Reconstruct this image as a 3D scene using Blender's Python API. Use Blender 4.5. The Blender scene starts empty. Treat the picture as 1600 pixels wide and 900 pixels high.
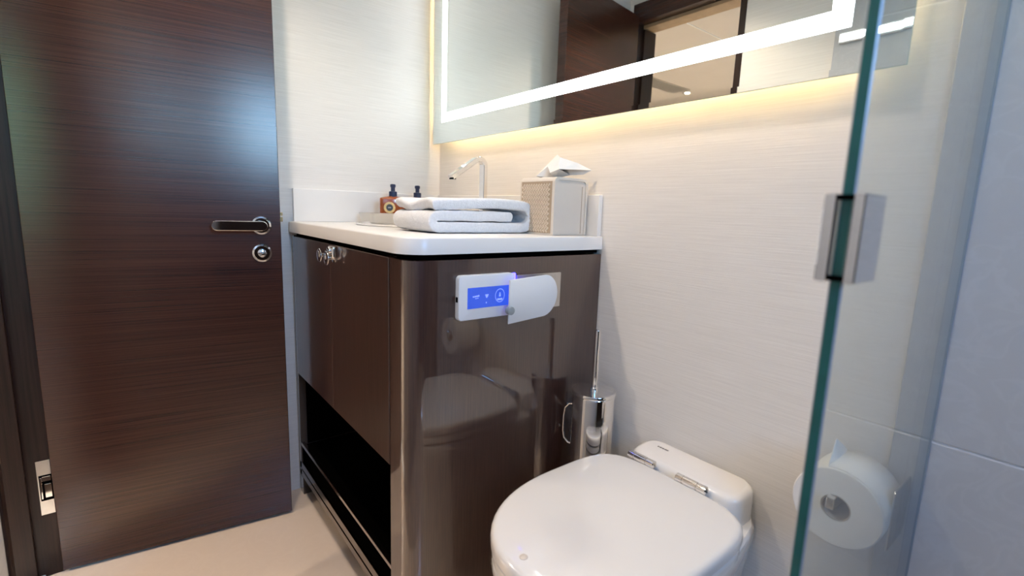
import bpy, bmesh, math, random
from mathutils import Vector, Matrix
random.seed(4)
S = bpy.context.scene
COL = S.collection
PI = math.pi

# ------------------------------------------------------------------ camera
cd = bpy.data.cameras.new('camera')
cam = bpy.data.objects.new('camera', cd)
COL.objects.link(cam)
S.camera = cam
RX = ((0.6195, 0.1442, -0.7716), (0.7842, -0.0707, 0.6164), (0.0343, -0.9870, -0.1569))  # rows: world axes in (right, down, forward)
cam.matrix_world = Matrix([[RX[i][0], -RX[i][1], -RX[i][2], (1.5482, -0.8895, 0.9123)[i]] for i in range(3)] + [[0, 0, 0, 1]])
cd.sensor_width = 36
cd.lens = 757.19 / 1600 * 36
cd.clip_start = 0.02
cd.dof.use_dof = True
cd.dof.focus_distance = 1.15
cd.dof.aperture_fstop = 3.2

# ------------------------------------------------------------------ world, daylight, exposure
W = bpy.data.worlds.new('sky')
S.world = W
W.use_nodes = True
wn = W.node_tree.nodes
wn.clear()
wo = wn.new('ShaderNodeOutputWorld')
wb = wn.new('ShaderNodeBackground')
sky = wn.new('ShaderNodeTexSky')
sky.sky_type = 'NISHITA'
sky.sun_disc = False
sky.sun_elevation = math.radians(38)
sky.sun_rotation = math.radians(200)
wb.inputs['Strength'].default_value = 7.6
tint = wn.new('ShaderNodeMix')
tint.data_type = 'RGBA'
tint.blend_type = 'MULTIPLY'
tint.inputs[0].default_value = 1.0
tint.inputs[7].default_value = (0.70, 0.87, 1.10, 1)   # daylight seen by a camera balanced for warm lamps
W.node_tree.links.new(sky.outputs[0], tint.inputs[6])
W.node_tree.links.new(tint.outputs[2], wb.inputs[0])
W.node_tree.links.new(wb.outputs[0], wo.inputs[0])

S.view_settings.view_transform = 'Standard'
S.view_settings.look = 'None'
S.view_settings.gamma = 1
S.view_settings.exposure = 0.08
S.cycles.use_denoising = True
S.cycles.sample_clamp_indirect = 6


def area(name, loc, rot, sx, sy, energy, color, portal=False):
    l = bpy.data.lights.new(name, 'AREA')
    l.shape = 'RECTANGLE'
    l.size, l.size_y = sx, sy
    l.energy = energy
    l.color = color
    if portal:
        l.cycles.is_portal = True
    o = bpy.data.objects.new(name, l)
    o.location = loc
    o.rotation_euler = rot
    COL.objects.link(o)
    return o


# window openings (unseen bathroom window added in the end wall, cabin window beyond the doorway)
WIN = dict(x=2.70, y0=-0.92, y1=-0.44, z0=1.18, z1=1.72)
CWIN = dict(x=2.70, y0=-3.0, y1=-1.7, z0=0.75, z1=1.75)
area('bathroom_window_portal', (WIN['x'] + 0.02, (WIN['y0'] + WIN['y1']) / 2, (WIN['z0'] + WIN['z1']) / 2),
     (0, PI / 2, 0), WIN['z1'] - WIN['z0'], WIN['y1'] - WIN['y0'], 1, (1, 1, 1), True)
area('cabin_window_portal', (CWIN['x'] + 0.02, (CWIN['y0'] + CWIN['y1']) / 2, (CWIN['z0'] + CWIN['z1']) / 2),
     (0, PI / 2, 0), CWIN['z1'] - CWIN['z0'], CWIN['y1'] - CWIN['y0'], 1, (1, 1, 1), True)

sl = bpy.data.lights.new('sun', 'SUN')
sl.energy = 26.0
sl.angle = math.radians(0.6)
sl.color = (1.0, 0.95, 0.86)
sun = bpy.data.objects.new('sun', sl)
sun.rotation_euler = Vector((0.62, 0.25, -0.75)).to_track_quat('-Z', 'Y').to_euler()   # high, from behind the hull side without windows
COL.objects.link(sun)

CEIL = 1.90
WARM = (1.0, 0.83, 0.66)
SPOT_W = 18.0      # watts of each bathroom ceiling downlight
CABIN_W = 340.0
LED_FRONT = 9.0    # emission strength of the white mirror band
LED_BACK = 62.0    # emission strength of the warm strips behind the mirror

# ------------------------------------------------------------------ materials


def mat(name):
    m = bpy.data.materials.new(name)
    m.use_nodes = True
    return m, m.node_tree.nodes, m.node_tree.links, m.node_tree.nodes['Principled BSDF']


def setp(b, **k):
    for n, v in k.items():
        n = n.replace('_', ' ')
        b.inputs[n].default_value = v


def plain(name, col, rough=0.5, metal=0.0, spec=0.5, coat=0.0, coat_rough=0.03, emit=None, estr=0.0, bump=0.0, bscale=400, var=0.03, vscale=6):
    """Principled material whose colour and relief vary a little by procedural noise."""
    m, n, l, b = mat(name)
    setp(b, Roughness=rough, Metallic=metal)
    b.inputs['Specular IOR Level'].default_value = spec
    b.inputs['Coat Weight'].default_value = coat
    b.inputs['Coat Roughness'].default_value = coat_rough
    tc = n.new('ShaderNodeTexCoord')
    nz = n.new('ShaderNodeTexNoise')
    nz.inputs['Scale'].default_value = vscale
    nz.inputs['Detail'].default_value = 4
    l.new(tc.outputs['Object'], nz.inputs['Vector'])
    cr = n.new('ShaderNodeValToRGB')
    cr.color_ramp.elements[0].position = 0.3
    cr.color_ramp.elements[1].position = 0.7
    cr.color_ramp.elements[0].color = tuple(c * (1 - var) for c in col) + (1,)
    cr.color_ramp.elements[1].color = tuple(min(1, c * (1 + var)) for c in col) + (1,)
    l.new(nz.outputs['Fac'], cr.inputs['Fac'])
    l.new(cr.outputs[0], b.inputs['Base Color'])
    if emit:
        b.inputs['Emission Color'].default_value = tuple(emit) + (1,)
        b.inputs['Emission Strength'].default_value = estr
    if bump:
        nb = n.new('ShaderNodeTexNoise')
        nb.inputs['Scale'].default_value = bscale
        nb.inputs['Detail'].default_value = 3
        l.new(tc.outputs['Object'], nb.inputs['Vector'])
        bp = n.new('ShaderNodeBump')
        bp.inputs['Strength'].default_value = bump
        bp.inputs['Distance'].default_value = 0.002
        l.new(nb.outputs['Fac'], bp.inputs['Height'])
        l.new(bp.outputs[0], b.inputs['Normal'])
    return m


def streaks(name, c0, c1, stretch, rough=0.5, spec=0.5, coat=0.0, coat_ior=1.5, coat_rough=0.02, bump=0.1, fleck=None, fleck_at=0.72, lo=0.3, hi=0.7, dist=0.001, aniso=0.0):
    """Fine parallel fibres: noise stretched by the given scale per axis."""
    m, n, l, b = mat(name)
    setp(b, Roughness=rough)
    b.inputs['Specular IOR Level'].default_value = spec
    b.inputs['Coat Weight'].default_value = coat
    b.inputs['Coat IOR'].default_value = coat_ior
    b.inputs['Coat Roughness'].default_value = coat_rough
    tc = n.new('ShaderNodeTexCoord')
    mp = n.new('ShaderNodeMapping')
    mp.inputs['Scale'].default_value = stretch
    l.new(tc.outputs['Object'], mp.inputs['Vector'])
    nz = n.new('ShaderNodeTexNoise')
    nz.inputs['Scale'].default_value = 1
    nz.inputs['Detail'].default_value = 5
    nz.inputs['Roughness'].default_value = 0.65
    l.new(mp.outputs[0], nz.inputs['Vector'])
    cr = n.new('ShaderNodeValToRGB')
    e = cr.color_ramp.elements
    e[0].position, e[1].position = lo, hi
    e[0].color, e[1].color = c0 + (1,), c1 + (1,)
    if fleck:
        x = e.new(fleck_at + 0.1)
        x.color = fleck + (1,)
    l.new(nz.outputs['Fac'], cr.inputs['Fac'])
    l.new(cr.outputs[0], b.inputs['Base Color'])
    bp = n.new('ShaderNodeBump')
    bp.inputs['Strength'].default_value = bump
    bp.inputs['Distance'].default_value = dist
    l.new(nz.outputs['Fac'], bp.inputs['Height'])
    l.new(bp.outputs[0], b.inputs['Normal'])
    return m


M = {}
M['wallpaper'] = streaks('silk_wallpaper', (0.72, 0.69, 0.65), (0.82, 0.79, 0.75), (7, 7, 430), rough=0.6, spec=0.3, bump=0.3, dist=0.0012)
M['wenge'] = streaks('dark_wenge_veneer', (0.0205, 0.0070, 0.0046), (0.069, 0.0265, 0.0170), (1.6, 1.6, 430), rough=0.23, spec=0.55, bump=0.08,
                     fleck=(0.17, 0.10, 0.07), fleck_at=0.70, lo=0.32, hi=0.72)
M['wenge_upright'] = streaks('dark_wenge_upright', (0.012, 0.0055, 0.0042), (0.030, 0.0145, 0.0105), (200, 200, 4), rough=0.4, spec=0.25, bump=0.1)
M['gloss_wood'] = streaks('lacquered_brown_veneer', (0.032, 0.0118, 0.0076), (0.060, 0.0245, 0.0162), (420, 420, 9), rough=0.4, spec=0.4, coat=1.0,
                          coat_ior=1.88, coat_rough=0.0, bump=0.0, lo=0.35, hi=0.7)
M['gloss_black'] = plain('gloss_black_lacquer', (0.004, 0.0035, 0.0035), 0.2, coat=1.0)
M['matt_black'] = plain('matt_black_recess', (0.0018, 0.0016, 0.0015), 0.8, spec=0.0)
M['rail_wood'] = plain('grey_brown_gloss_rail', (0.085, 0.066, 0.055), 0.2, coat=1.0)
M['bronze'] = plain('pale_bronze_trim', (0.48, 0.42, 0.385), 0.16, 1.0)
M['bronze_dark'] = plain('dark_bronze_rail', (0.24, 0.20, 0.175), 0.14, 1.0)
M['stone'] = plain('white_solid_surface', (0.80, 0.78, 0.75), 0.28, spec=0.5, var=0.015)
M['porcelain'] = plain('white_glazed_porcelain', (0.80, 0.785, 0.77), 0.12, spec=0.6, coat=0.8, var=0.008)
M['plastic'] = plain('white_satin_plastic', (0.80, 0.82, 0.84), 0.35, var=0.01)
M['chrome'] = plain('polished_chrome', (0.86, 0.84, 0.82), 0.05, 1.0, var=0.01)
M['steel'] = plain('brushed_aluminium', (0.62, 0.60, 0.57), 0.3, 1.0, var=0.05, vscale=60)
M['brass'] = plain('gold_brass', (0.75, 0.48, 0.22), 0.2, 1.0)
M['silver'] = plain('polished_silver', (0.74, 0.71, 0.66), 0.42, 1.0)
M['terry'] = plain('white_terry_cotton', (0.80, 0.81, 0.83), 0.95, spec=0.1, bump=1.0, bscale=520, var=0.04, vscale=180)
M['paper'] = plain('white_soft_paper', (0.84, 0.83, 0.81), 0.9, spec=0.1, bump=0.12, bscale=300, var=0.02)
M['card'] = plain('cardboard_core', (0.42, 0.36, 0.30), 0.9)
M['leather'] = plain('cream_leatherette', (0.66, 0.60, 0.53), 0.5, bump=0.2, bscale=600)
M['weave'] = plain('cream_woven_strap', (0.63, 0.53, 0.42), 0.55, bump=0.2, bscale=700)
M['weave_gap'] = plain('tan_under_weave', (0.40, 0.31, 0.22), 0.8)
M['navy'] = plain('navy_plastic', (0.012, 0.02, 0.06), 0.3)
M['label'] = plain('yellow_paper_label', (0.72, 0.52, 0.22), 0.6, var=0.15, vscale=120)
M['label_dark'] = plain('dark_label_centre', (0.04, 0.05, 0.06), 0.6)
M['label_light'] = plain('pale_label_mark', (0.45, 0.45, 0.48), 0.6)
M['grey_mark'] = plain('grey_print', (0.28, 0.26, 0.25), 0.6)
M['grey_button'] = plain('grey_button_plastic', (0.30, 0.34, 0.36), 0.4)
M['ceiling'] = plain('white_ceiling_panel', (0.80, 0.80, 0.79), 0.5, var=0.01)
M['cabin_wall'] = plain('pale_cabin_lining', (0.56, 0.535, 0.50), 0.6, var=0.02)
M['carpet'] = plain('beige_carpet', (0.42, 0.36, 0.30), 0.95, spec=0.1, bump=0.8, bscale=500, var=0.15, vscale=90)
M['joint'] = plain('pale_grout', (0.72, 0.73, 0.74), 0.7)
M['silicone'] = plain('grey_silicone_seal', (0.22, 0.27, 0.32), 0.5)
M['head_trim'] = plain('warm_lit_head_trim', (0.42, 0.30, 0.18), 0.4, var=0.1, vscale=30)  # lighter tan paints the warm light on the underside of the door head
M['amber'] = plain('amber_liquid_bottle', (0.27, 0.055, 0.006), 0.12, spec=0.6, coat=0.6, var=0.2, vscale=30)
M['frame_white'] = plain('white_window_frame', (0.75, 0.75, 0.75), 0.4)
M['leaf'] = plain('green_hedge_leaf', (0.15, 0.25, 0.09), 0.7, var=0.4, vscale=9)
M['led_white'] = plain('white_led_band', (0.9, 0.9, 0.9), 0.5, emit=(0.93, 0.97, 1.0), estr=LED_FRONT)
M['led_warm'] = plain('warm_led_strip', (0.9, 0.8, 0.6), 0.5, emit=(1.0, 0.67, 0.36), estr=LED_BACK)
M['led_lens'] = plain('downlight_lens', (0.9, 0.85, 0.8), 0.5, emit=(1.0, 0.80, 0.58), estr=14)
M['screen'] = plain('blue_lit_screen', (0.02, 0.04, 0.2), 0.15, emit=(0.035, 0.11, 0.80), estr=0.72, var=0.3, vscale=20)
M['screen_mark'] = plain('pale_blue_lit_mark', (0.2, 0.3, 0.8), 0.3, emit=(0.28, 0.36, 1.0), estr=0.75)
M['blue_led'] = plain('blue_led_glow', (0.05, 0.05, 0.6), 0.3, emit=(0.06, 0.05, 1.0), estr=9)


def marble(name, base, vein):
    m, n, l, b = mat(name)
    setp(b, Roughness=0.3)
    tc = n.new('ShaderNodeTexCoord')
    n1 = n.new('ShaderNodeTexNoise')
    n1.inputs['Scale'].default_value = 18
    n1.inputs['Detail'].default_value = 8
    n1.inputs['Distortion'].default_value = 1.2
    l.new(tc.outputs['Object'], n1.inputs['Vector'])
    cr = n.new('ShaderNodeValToRGB')
    e = cr.color_ramp.elements
    e[0].position, e[1].position = 0.44, 0.56
    e[0].color, e[1].color = base + (1,), base + (1,)
    x = e.new(0.5)
    x.color = vein + (1,)
    l.new(n1.outputs['Fac'], cr.inputs['Fac'])
    l.new(cr.outputs[0], b.inputs['Base Color'])
    return m


M['tile'] = marble('pale_marble_tile', (0.45, 0.46, 0.48), (0.475, 0.485, 0.505))
M['floor'] = marble('cream_stone_floor', (0.74, 0.61, 0.49), (0.752, 0.622, 0.502))
M['floor'].node_tree.nodes['Principled BSDF'].inputs['Roughness'].default_value = 0.16

# mirror: silvered glass, faint green cast
m, n, l, b = mat('silvered_mirror')
setp(b, Metallic=1.0, Roughness=0.004)
b.inputs['Base Color'].default_value = (0.88, 0.92, 0.895, 1)
M['mirror'] = m
# panel face of clear glass: mirror-like by Fresnel, clear otherwise
m, n, l, b = mat('clear_glass_face')
n.remove(b)
out = n['Material Output']
tr = n.new('ShaderNodeBsdfTransparent')
tr.inputs[0].default_value = (0.95, 0.985, 0.975, 1)
gl = n.new('ShaderNodeBsdfGlossy')
gl.inputs['Roughness'].default_value = 0.0
geo = n.new('ShaderNodeNewGeometry')
dot = n.new('ShaderNodeVectorMath')
dot.operation = 'DOT_PRODUCT'
l.new(geo.outputs['Normal'], dot.inputs[0])
l.new(geo.outputs['Incoming'], dot.inputs[1])


def mth(op, a, c=None):
    x = n.new('ShaderNodeMath')
    x.operation = op
    for i_, v_ in enumerate((a, c)):
        if v_ is None:
            continue
        if isinstance(v_, (int, float)):
            x.inputs[i_].default_value = v_
        else:
            l.new(v_, x.inputs[i_])
    return x.outputs[0]


# thin-glass Fresnel (Schlick), the same from either side
sch = mth('ADD', mth('MULTIPLY', mth('POWER', mth('SUBTRACT', 1.0, mth('ABSOLUTE', dot.outputs['Value'])), 5.0), 0.96), 0.04)
mx = n.new('ShaderNodeMixShader')
l.new(sch, mx.inputs[0])
l.new(tr.outputs[0], mx.inputs[1])
l.new(gl.outputs[0], mx.inputs[2])
l.new(mx.outputs[0], out.inputs[0])
M['glass'] = m
M['glass_edge'] = plain('teal_glass_edge', (0.012, 0.12, 0.115), 0.25, spec=0.5, var=0.1, vscale=40)
M['glass_arris'] = plain('polished_glass_arris', (0.28, 0.32, 0.38), 0.25)

# ------------------------------------------------------------------ mesh helpers


def obj(name, bm, material, parent=None, smooth=False, loc=None, rot=None):
    me = bpy.data.meshes.new(name)
    bmesh.ops.recalc_face_normals(bm, faces=bm.faces)
    bm.to_mesh(me)
    bm.free()
    mats = material if isinstance(material, (list, tuple)) else [material]
    for x in mats:
        me.materials.append(x if not isinstance(x, str) else M[x])
    if smooth:
        for p in me.polygons:
            p.use_smooth = True
        try:
            me.set_sharp_from_angle(angle=math.radians(38))
        except Exception:
            pass
    o = bpy.data.objects.new(name, me)
    COL.objects.link(o)
    if parent:
        o.parent = parent
    if loc:
        o.location = loc
    if rot:
        o.rotation_euler = rot
    return o


def empty(name, loc=(0, 0, 0), rot=(0, 0, 0)):
    o = bpy.data.objects.new(name, None)
    o.empty_display_size = 0.05
    COL.objects.link(o)
    o.location = loc
    o.rotation_euler = rot
    return o


def tag(o, label, cat, group=None):
    o['label'] = label
    o['category'] = cat
    if group:
        o['group'] = group
    return o


def struct(o, label=None):
    o['kind'] = 'structure'
    if label:
        o['label'] = label
    return o


def box(x0, x1, y0, y1, z0, z1, bev=0.0, seg=2, bm=None):
    b2 = bmesh.new()
    bmesh.ops.create_cube(b2, size=1)
    for v in b2.verts:
        v.co = Vector(((x0 + x1) / 2 + v.co.x * (x1 - x0), (y0 + y1) / 2 + v.co.y * (y1 - y0), (z0 + z1) / 2 + v.co.z * (z1 - z0)))
    if bev:
        bmesh.ops.bevel(b2, geom=b2.edges[:], offset=bev, segments=seg, affect='EDGES', profile=0.5)
    return join(bm, b2)


def join(bm, b2):
    if bm is None:
        return b2
    me = bpy.data.meshes.new('tmp')
    b2.to_mesh(me)
    b2.free()
    bm.from_mesh(me)
    bpy.data.meshes.remove(me)
    return bm


def frame_of(d):
    d = Vector(d).normalized()
    a = Vector((0, 0, 1)) if abs(d.z) < 0.9 else Vector((1, 0, 0))
    u = d.cross(a).normalized()
    return u, d.cross(u).normalized(), d


def lathe(prof, o, d, seg=32, bm=None):
    """Rings (radius, height) along direction d from o, closed at both ends."""
    b2 = bmesh.new()
    u, v, d = frame_of(d)
    o = Vector(o)
    rings = []
    for r, h in prof:
        rings.append([b2.verts.new(o + d * h + (u * math.cos(a) + v * math.sin(a)) * max(r, 1e-5)) for a in [2 * PI * k / seg for k in range(seg)]])
    for a, c in zip(rings, rings[1:]):
        for k in range(seg):
            b2.faces.new((a[k], a[(k + 1) % seg], c[(k + 1) % seg], c[k]))
    b2.faces.new(rings[0])
    b2.faces.new(rings[-1])
    return join(bm, b2)


def cyl(o, d, r, h, seg=32, bev=0.0, bm=None):
    if bev:
        p = [(r - bev, 0), (r - bev * 0.3, bev * 0.3), (r, bev), (r, h - bev), (r - bev * 0.3, h - bev * 0.3), (r - bev, h)]
    else:
        p = [(r, 0), (r, h)]
    return lathe(p, o, d, seg, bm)


def tube(pts, r, seg=10, bm=None):
    b2 = bmesh.new()
    rings = []
    pts = [Vector(p) for p in pts]
    pu = None
    for i, p in enumerate(pts):
        d = (pts[min(i + 1, len(pts) - 1)] - pts[max(i - 1, 0)]).normalized()
        u = frame_of(d)[0] if pu is None else (pu - d * pu.dot(d)).normalized()
        pu = u
        v = d.cross(u)
        rings.append([b2.verts.new(p + (u * math.cos(2 * PI * k / seg) + v * math.sin(2 * PI * k / seg)) * r) for k in range(seg)])
    for a, c in zip(rings, rings[1:]):
        for k in range(seg):
            b2.faces.new((a[k], a[(k + 1) % seg], c[(k + 1) % seg], c[k]))
    b2.faces.new(rings[0])
    b2.faces.new(rings[-1])
    return join(bm, b2)


def loft(rings, bm=None, caps=True):
    """Quads between equal-length closed rings of points."""
    b2 = bmesh.new()
    vs = [[b2.verts.new(p) for p in r] for r in rings]
    k = len(vs[0])
    for a, c in zip(vs, vs[1:]):
        for i in range(k):
            b2.faces.new((a[i], a[(i + 1) % k], c[(i + 1) % k], c[i]))
    if caps:
        b2.faces.new(vs[0])
        b2.faces.new(vs[-1])
    return join(bm, b2)


def prism(pts, z0, z1, bm=None):
    return loft([[(x, y, z0) for x, y in pts], [(x, y, z1) for x, y in pts]], bm)


def arc(cx, cy, r, a0, a1, n):
    return [(cx + r * math.cos(a0 + (a1 - a0) * k / n), cy + r * math.sin(a0 + (a1 - a0) * k / n)) for k in range(n + 1)]


# ------------------------------------------------------------------ the setting
DOORWALL = -1.07           # room face of the wall with the doorway
DW_BACK = -1.19
END = WIN['x']
# far wall beside the open door, mirror wall, doorway wall, end wall
struct(obj('wall_left', box(-0.10, 0.0, DW_BACK, 0.0, 0, CEIL + 0.05), 'wallpaper'), 'cream silk-textured wall behind the open door and vanity')
wback = struct(obj('wall_back', box(-0.10, END + 0.1, 0.0, 0.10, 0, CEIL + 0.05), 'wallpaper'), 'cream silk-textured wall carrying the lit mirror')
# shower tiling on the mirror wall: three large slabs either side of open joints
TX0, TZ = 1.372, 0.607
tmat = M['tile']


def slab(x0, x1, z0, z1, y0=-0.004, parent=None):
    return obj('tile', box(x0, x1, y0, 0.002, z0, z1, 0.0012, 1), tmat, parent or wback)


obj('tile_joint', box(TX0 + 0.001, END, -0.0022, 0.001, 0, CEIL), 'joint', wback)
for z0, z1 in ((0, TZ - 0.0012), (TZ + 0.0012, 1.21), (1.2124, CEIL)):
    slab(TX0, 1.64, z0, z1)
struct(obj('trim_3', box(1.643, END - 0.001, -0.010, 0.001, 0.0, CEIL - 0.001, 0.001, 1), 'wenge_upright'), 'unseen dark wenge panelling added along the mirror wall to darken reflections')  # unseen panel, added to darken what the glossy surfaces reflect

OP0, OP1, OPZ = 0.046, 0.525, 1.745
wf = bmesh.new()
box(-0.1, OP0 - 0.024, DW_BACK, DOORWALL, 0, CEIL + 0.05, bm=wf)
box(OP1 + 0.024, END + 0.1, DW_BACK, DOORWALL, 0, CEIL + 0.05, bm=wf)
box(OP0 - 0.024, OP1 + 0.024, DW_BACK, DOORWALL, OPZ + 0.10, CEIL + 0.05, bm=wf)
wfront = struct(obj('wall_front', wf, 'wallpaper'), 'cream wall around the doorway, seen in the mirror')
for z0, z1 in ((0, 1.2), (1.2024, CEIL)):
    obj('tile', box(0.86, 1.74, DOORWALL, DOORWALL + 0.004, z0, z1, 0.001, 1), tmat, wfront)
    obj('tile', box(1.7424, END, DOORWALL, DOORWALL + 0.004, z0, z1, 0.001, 1), tmat, wfront)

we = bmesh.new()
box(END, END + 0.1, DW_BACK, WIN['y0'], 0, CEIL + 0.05, bm=we)
box(END, END + 0.1, WIN['y1'], 0.1, 0, CEIL + 0.05, bm=we)
box(END, END + 0.1, WIN['y0'], WIN['y1'], 0, WIN['z0'], bm=we)
box(END, END + 0.1, WIN['y0'], WIN['y1'], WIN['z1'], CEIL + 0.05, bm=we)
struct(obj('wall_right', we, 'wenge_upright'), 'unseen end wall around the window, made dark wenge to darken reflections')  # out of view, made dark for the reflection in the door handle


def window(name, w, label):
    fr_ = bmesh.new()
    t = 0.03
    x0, x1 = END + 0.02, END + 0.06
    box(x0, x1, w['y0'], w['y0'] + t, w['z0'], w['z1'], bm=fr_)
    box(x0, x1, w['y1'] - t, w['y1'], w['z0'], w['z1'], bm=fr_)
    box(x0, x1, w['y0'] + t, w['y1'] - t, w['z0'], w['z0'] + t, bm=fr_)
    box(x0, x1, w['y0'] + t, w['y1'] - t, w['z1'] - t, w['z1'], bm=fr_)
    o = struct(obj(name, fr_, 'frame_white'), label)
    obj('pane', box(x0 + 0.017, x0 + 0.023, w['y0'] + t, w['y1'] - t, w['z0'] + t, w['z1'] - t), 'glass', o)


window('window_1', WIN, 'unseen white framed window added in the shower end wall')  # unseen window, added to give the blue sheen on the door
window('window_2', CWIN, 'white framed cabin window beyond the doorway')

struct(obj('floor', box(-0.1, END + 0.1, DW_BACK + 0.02, 0.1, -0.05, 0.0), 'floor'), 'glossy cream stone floor')
struct(obj('ceiling', box(-0.1, END + 0.1, DW_BACK, 0.1, CEIL, CEIL + 0.05), 'ceiling'), 'white bathroom ceiling')

# cabin beyond the doorway
HC = 1.95
struct(obj('floor_cabin', box(-3.2, END + 0.1, -4.6, DW_BACK + 0.02, -0.05, 0.0), 'carpet'), 'beige carpet in the cabin beyond the doorway')
cc = struct(obj('ceiling_cabin', box(-3.2, END + 0.1, -4.6, DW_BACK, HC, HC + 0.05), 'cabin_wall'), 'pale cabin ceiling seen through the doorway in the mirror')
obj('seam', box(-0.098, -0.092, -4.6, -1.25, HC - 0.003, HC), 'ceiling', cc)
obj('air_slot', box(-1.02, -0.86, -2.93, -2.2, HC - 0.006, HC), 'steel', cc)
struct(obj('wall_cabin', box(-3.2, END + 0.1, -4.7, -4.6, 0, HC), 'cabin_wall'), 'pale far wall of the cabin')
struct(obj('wall_cabin_left', box(-3.3, -3.2, -4.7, -1.2, 0, HC), 'cabin_wall'), 'pale left wall of the cabin')
struct(obj('wall_cabin_inner', box(-3.2, -0.1, DW_BACK, -1.09, 0, HC), 'cabin_wall'), 'pale cabin wall left of the doorway')
wc = bmesh.new()
box(END, END + 0.1, -4.7, CWIN['y0'], 0, HC, bm=wc)
box(END, END + 0.1, CWIN['y1'], DW_BACK, 0, HC, bm=wc)
box(END, END + 0.1, CWIN['y0'], CWIN['y1'], 0, CWIN['z0'], bm=wc)
box(END, END + 0.1, CWIN['y0'], CWIN['y1'], CWIN['z1'], HC, bm=wc)
struct(obj('wall_cabin_right', wc, 'cabin_wall'), 'cabin wall with the window')

# doorway lining: two jambs, head, stops
jam = bmesh.new()
box(OP0 - 0.024, OP0, DW_BACK - 0.005, DOORWALL + 0.004, 0, OPZ + 0.02, 0.001, 1, bm=jam)
box(OP1, OP1 + 0.024, DW_BACK - 0.005, DOORWALL + 0.004, 0, OPZ + 0.02, 0.001, 1, bm=jam)
lining = struct(obj('trim_1', jam, 'wenge_upright'), 'dark wenge door lining round the doorway')
obj('stop', box(OP0, OP0 + 0.012, DW_BACK - 0.004, -1.112, 0, OPZ, 0.001, 1), 'wenge_upright', lining)
obj('stop', box(OP1 - 0.012, OP1, DW_BACK - 0.004, -1.112, 0, OPZ, 0.001, 1), 'wenge_upright', lining)
obj('head', box(OP0 - 0.024, OP1 + 0.024, DW_BACK - 0.005, DOORWALL + 0.004, OPZ + 0.02, OPZ + 0.10, 0.001, 1), 'wenge', lining)
obj('head_trim', box(OP0, OP1, DW_BACK, -1.115, OPZ + 0.005, OPZ + 0.02, 0.001, 1), 'head_trim', lining)
# recessed hinge on the jamb, its arm reaching the door edge
hz = 0.228
hp = obj('hinge', box(OP0 - 0.002, OP0 + 0.0015, -1.0945, -1.069, hz - 0.068, hz + 0.068, 0.0007, 1), 'steel', lining)
hp['label'] = 'silver concealed hinge in the door jamb'
obj('hinge_pocket', box(OP0 - 0.001, OP0 + 0.0022, -1.0915, -1.069, hz - 0.032, hz + 0.032), 'matt_black', hp)
ha = box(OP0, OP0 + 0.006, -1.090, -1.086, hz - 0.026, hz + 0.028, 0.001, 1)
box(OP0, OP0 + 0.009, -1.083, -1.070, hz - 0.022, hz + 0.012, 0.001, 1, bm=ha)
box(OP0, OP0 + 0.007, -1.086, -1.070, hz + 0.018, hz + 0.030, 0.001, 1, bm=ha)
obj('hinge_arm', ha, 'chrome', hp)
struct(obj('trim_2', box(OP0 - 0.02, OP1 + 0.02, DW_BACK - 0.004, -1.10, 0.0, 0.006, 0.002, 2), 'stone'), 'pale stone threshold in the doorway')

# the open door (own frame: x along the leaf from the hinge, y into the room, z up)
DA = math.atan2(-0.5601 + 1.0681, 0.1241 - 0.0562)
DLEN, DTH, DTOP = 0.5125, 0.040, 1.79
door = struct(obj('door_1', box(0, DLEN, 0.0, DTH, 0.008, DTOP, 0.0012, 1), 'wenge'), 'dark wenge bathroom door standing open')
door.location = (0.0562, -1.0681, 0)
door.rotation_euler = (0, 0, DA)
# local -y is the room side (to the right of travel from hinge to edge)
hxx, hzz = 0.4655, 0.8515
rose = obj('rosette', lathe([(0.0245, 0), (0.0245, 0.004), (0.0235, 0.006), (0.0195, 0.007), (0.019, 0.0062)], (hxx, 0, hzz), (0, -1, 0), 40), 'chrome', door, True)
lev = cyl((hxx, -0.005, hzz), (0, -1, 0), 0.010, 0.036, 24, 0.001)
# flat lever with rounded ends
lp = arc(hxx, hzz, 0.0125, -PI / 2, PI / 2, 12) + arc(hxx - 0.100, hzz, 0.0125, PI / 2, 3 * PI / 2, 12)
loft([[(x, -0.036, z) for x, z in lp], [(x, -0.0445, z) for x, z in lp], [(hxx - 0.05 + (x - hxx + 0.05) * 0.985, -0.046, hzz + (z - hzz) * 0.88) for x, z in lp]], bm=lev)
obj('lever_handle', lev, 'chrome', door, True)
tr_ = obj('turn_rosette', lathe([(0.0245, 0), (0.0245, 0.004), (0.0235, 0.006), (0.0195, 0.007), (0.019, 0.0062)], (hxx - 0.001, 0, 0.7785), (0, -1, 0), 40), 'chrome', door, True)
tk = cyl((hxx - 0.001, -0.006, 0.7785), (0, -1, 0), 0.0105, 0.010, 28, 0.002)
box(hxx - 0.0115, hxx + 0.0095, -0.019, -0.015, 0.7775, 0.7800, 0.0005, 1, bm=tk)
obj('thumb_turn', tk, 'chrome', tr_, True)
lt = obj('latch_plate', box(DLEN - 0.001, DLEN + 0.001, 0.010, 0.032, 0.81, 0.91, 0.0005, 1), 'brass', door)
lb = box(DLEN, DLEN + 0.007, 0.012, 0.026, 0.878, 0.887, 0.001, 1)
box(DLEN, DLEN + 0.007, 0.012, 0.026, 0.862, 0.874, 0.001, 1, bm=lb)
obj('latch_bolt', lb, 'brass', lt)

struct(obj('water', box(3.2, 80, -60, 60, -1.6, -1.5), plain('blue_harbour_water', (0.10, 0.20, 0.28), 0.12)), 'blue water outside the windows')
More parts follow.
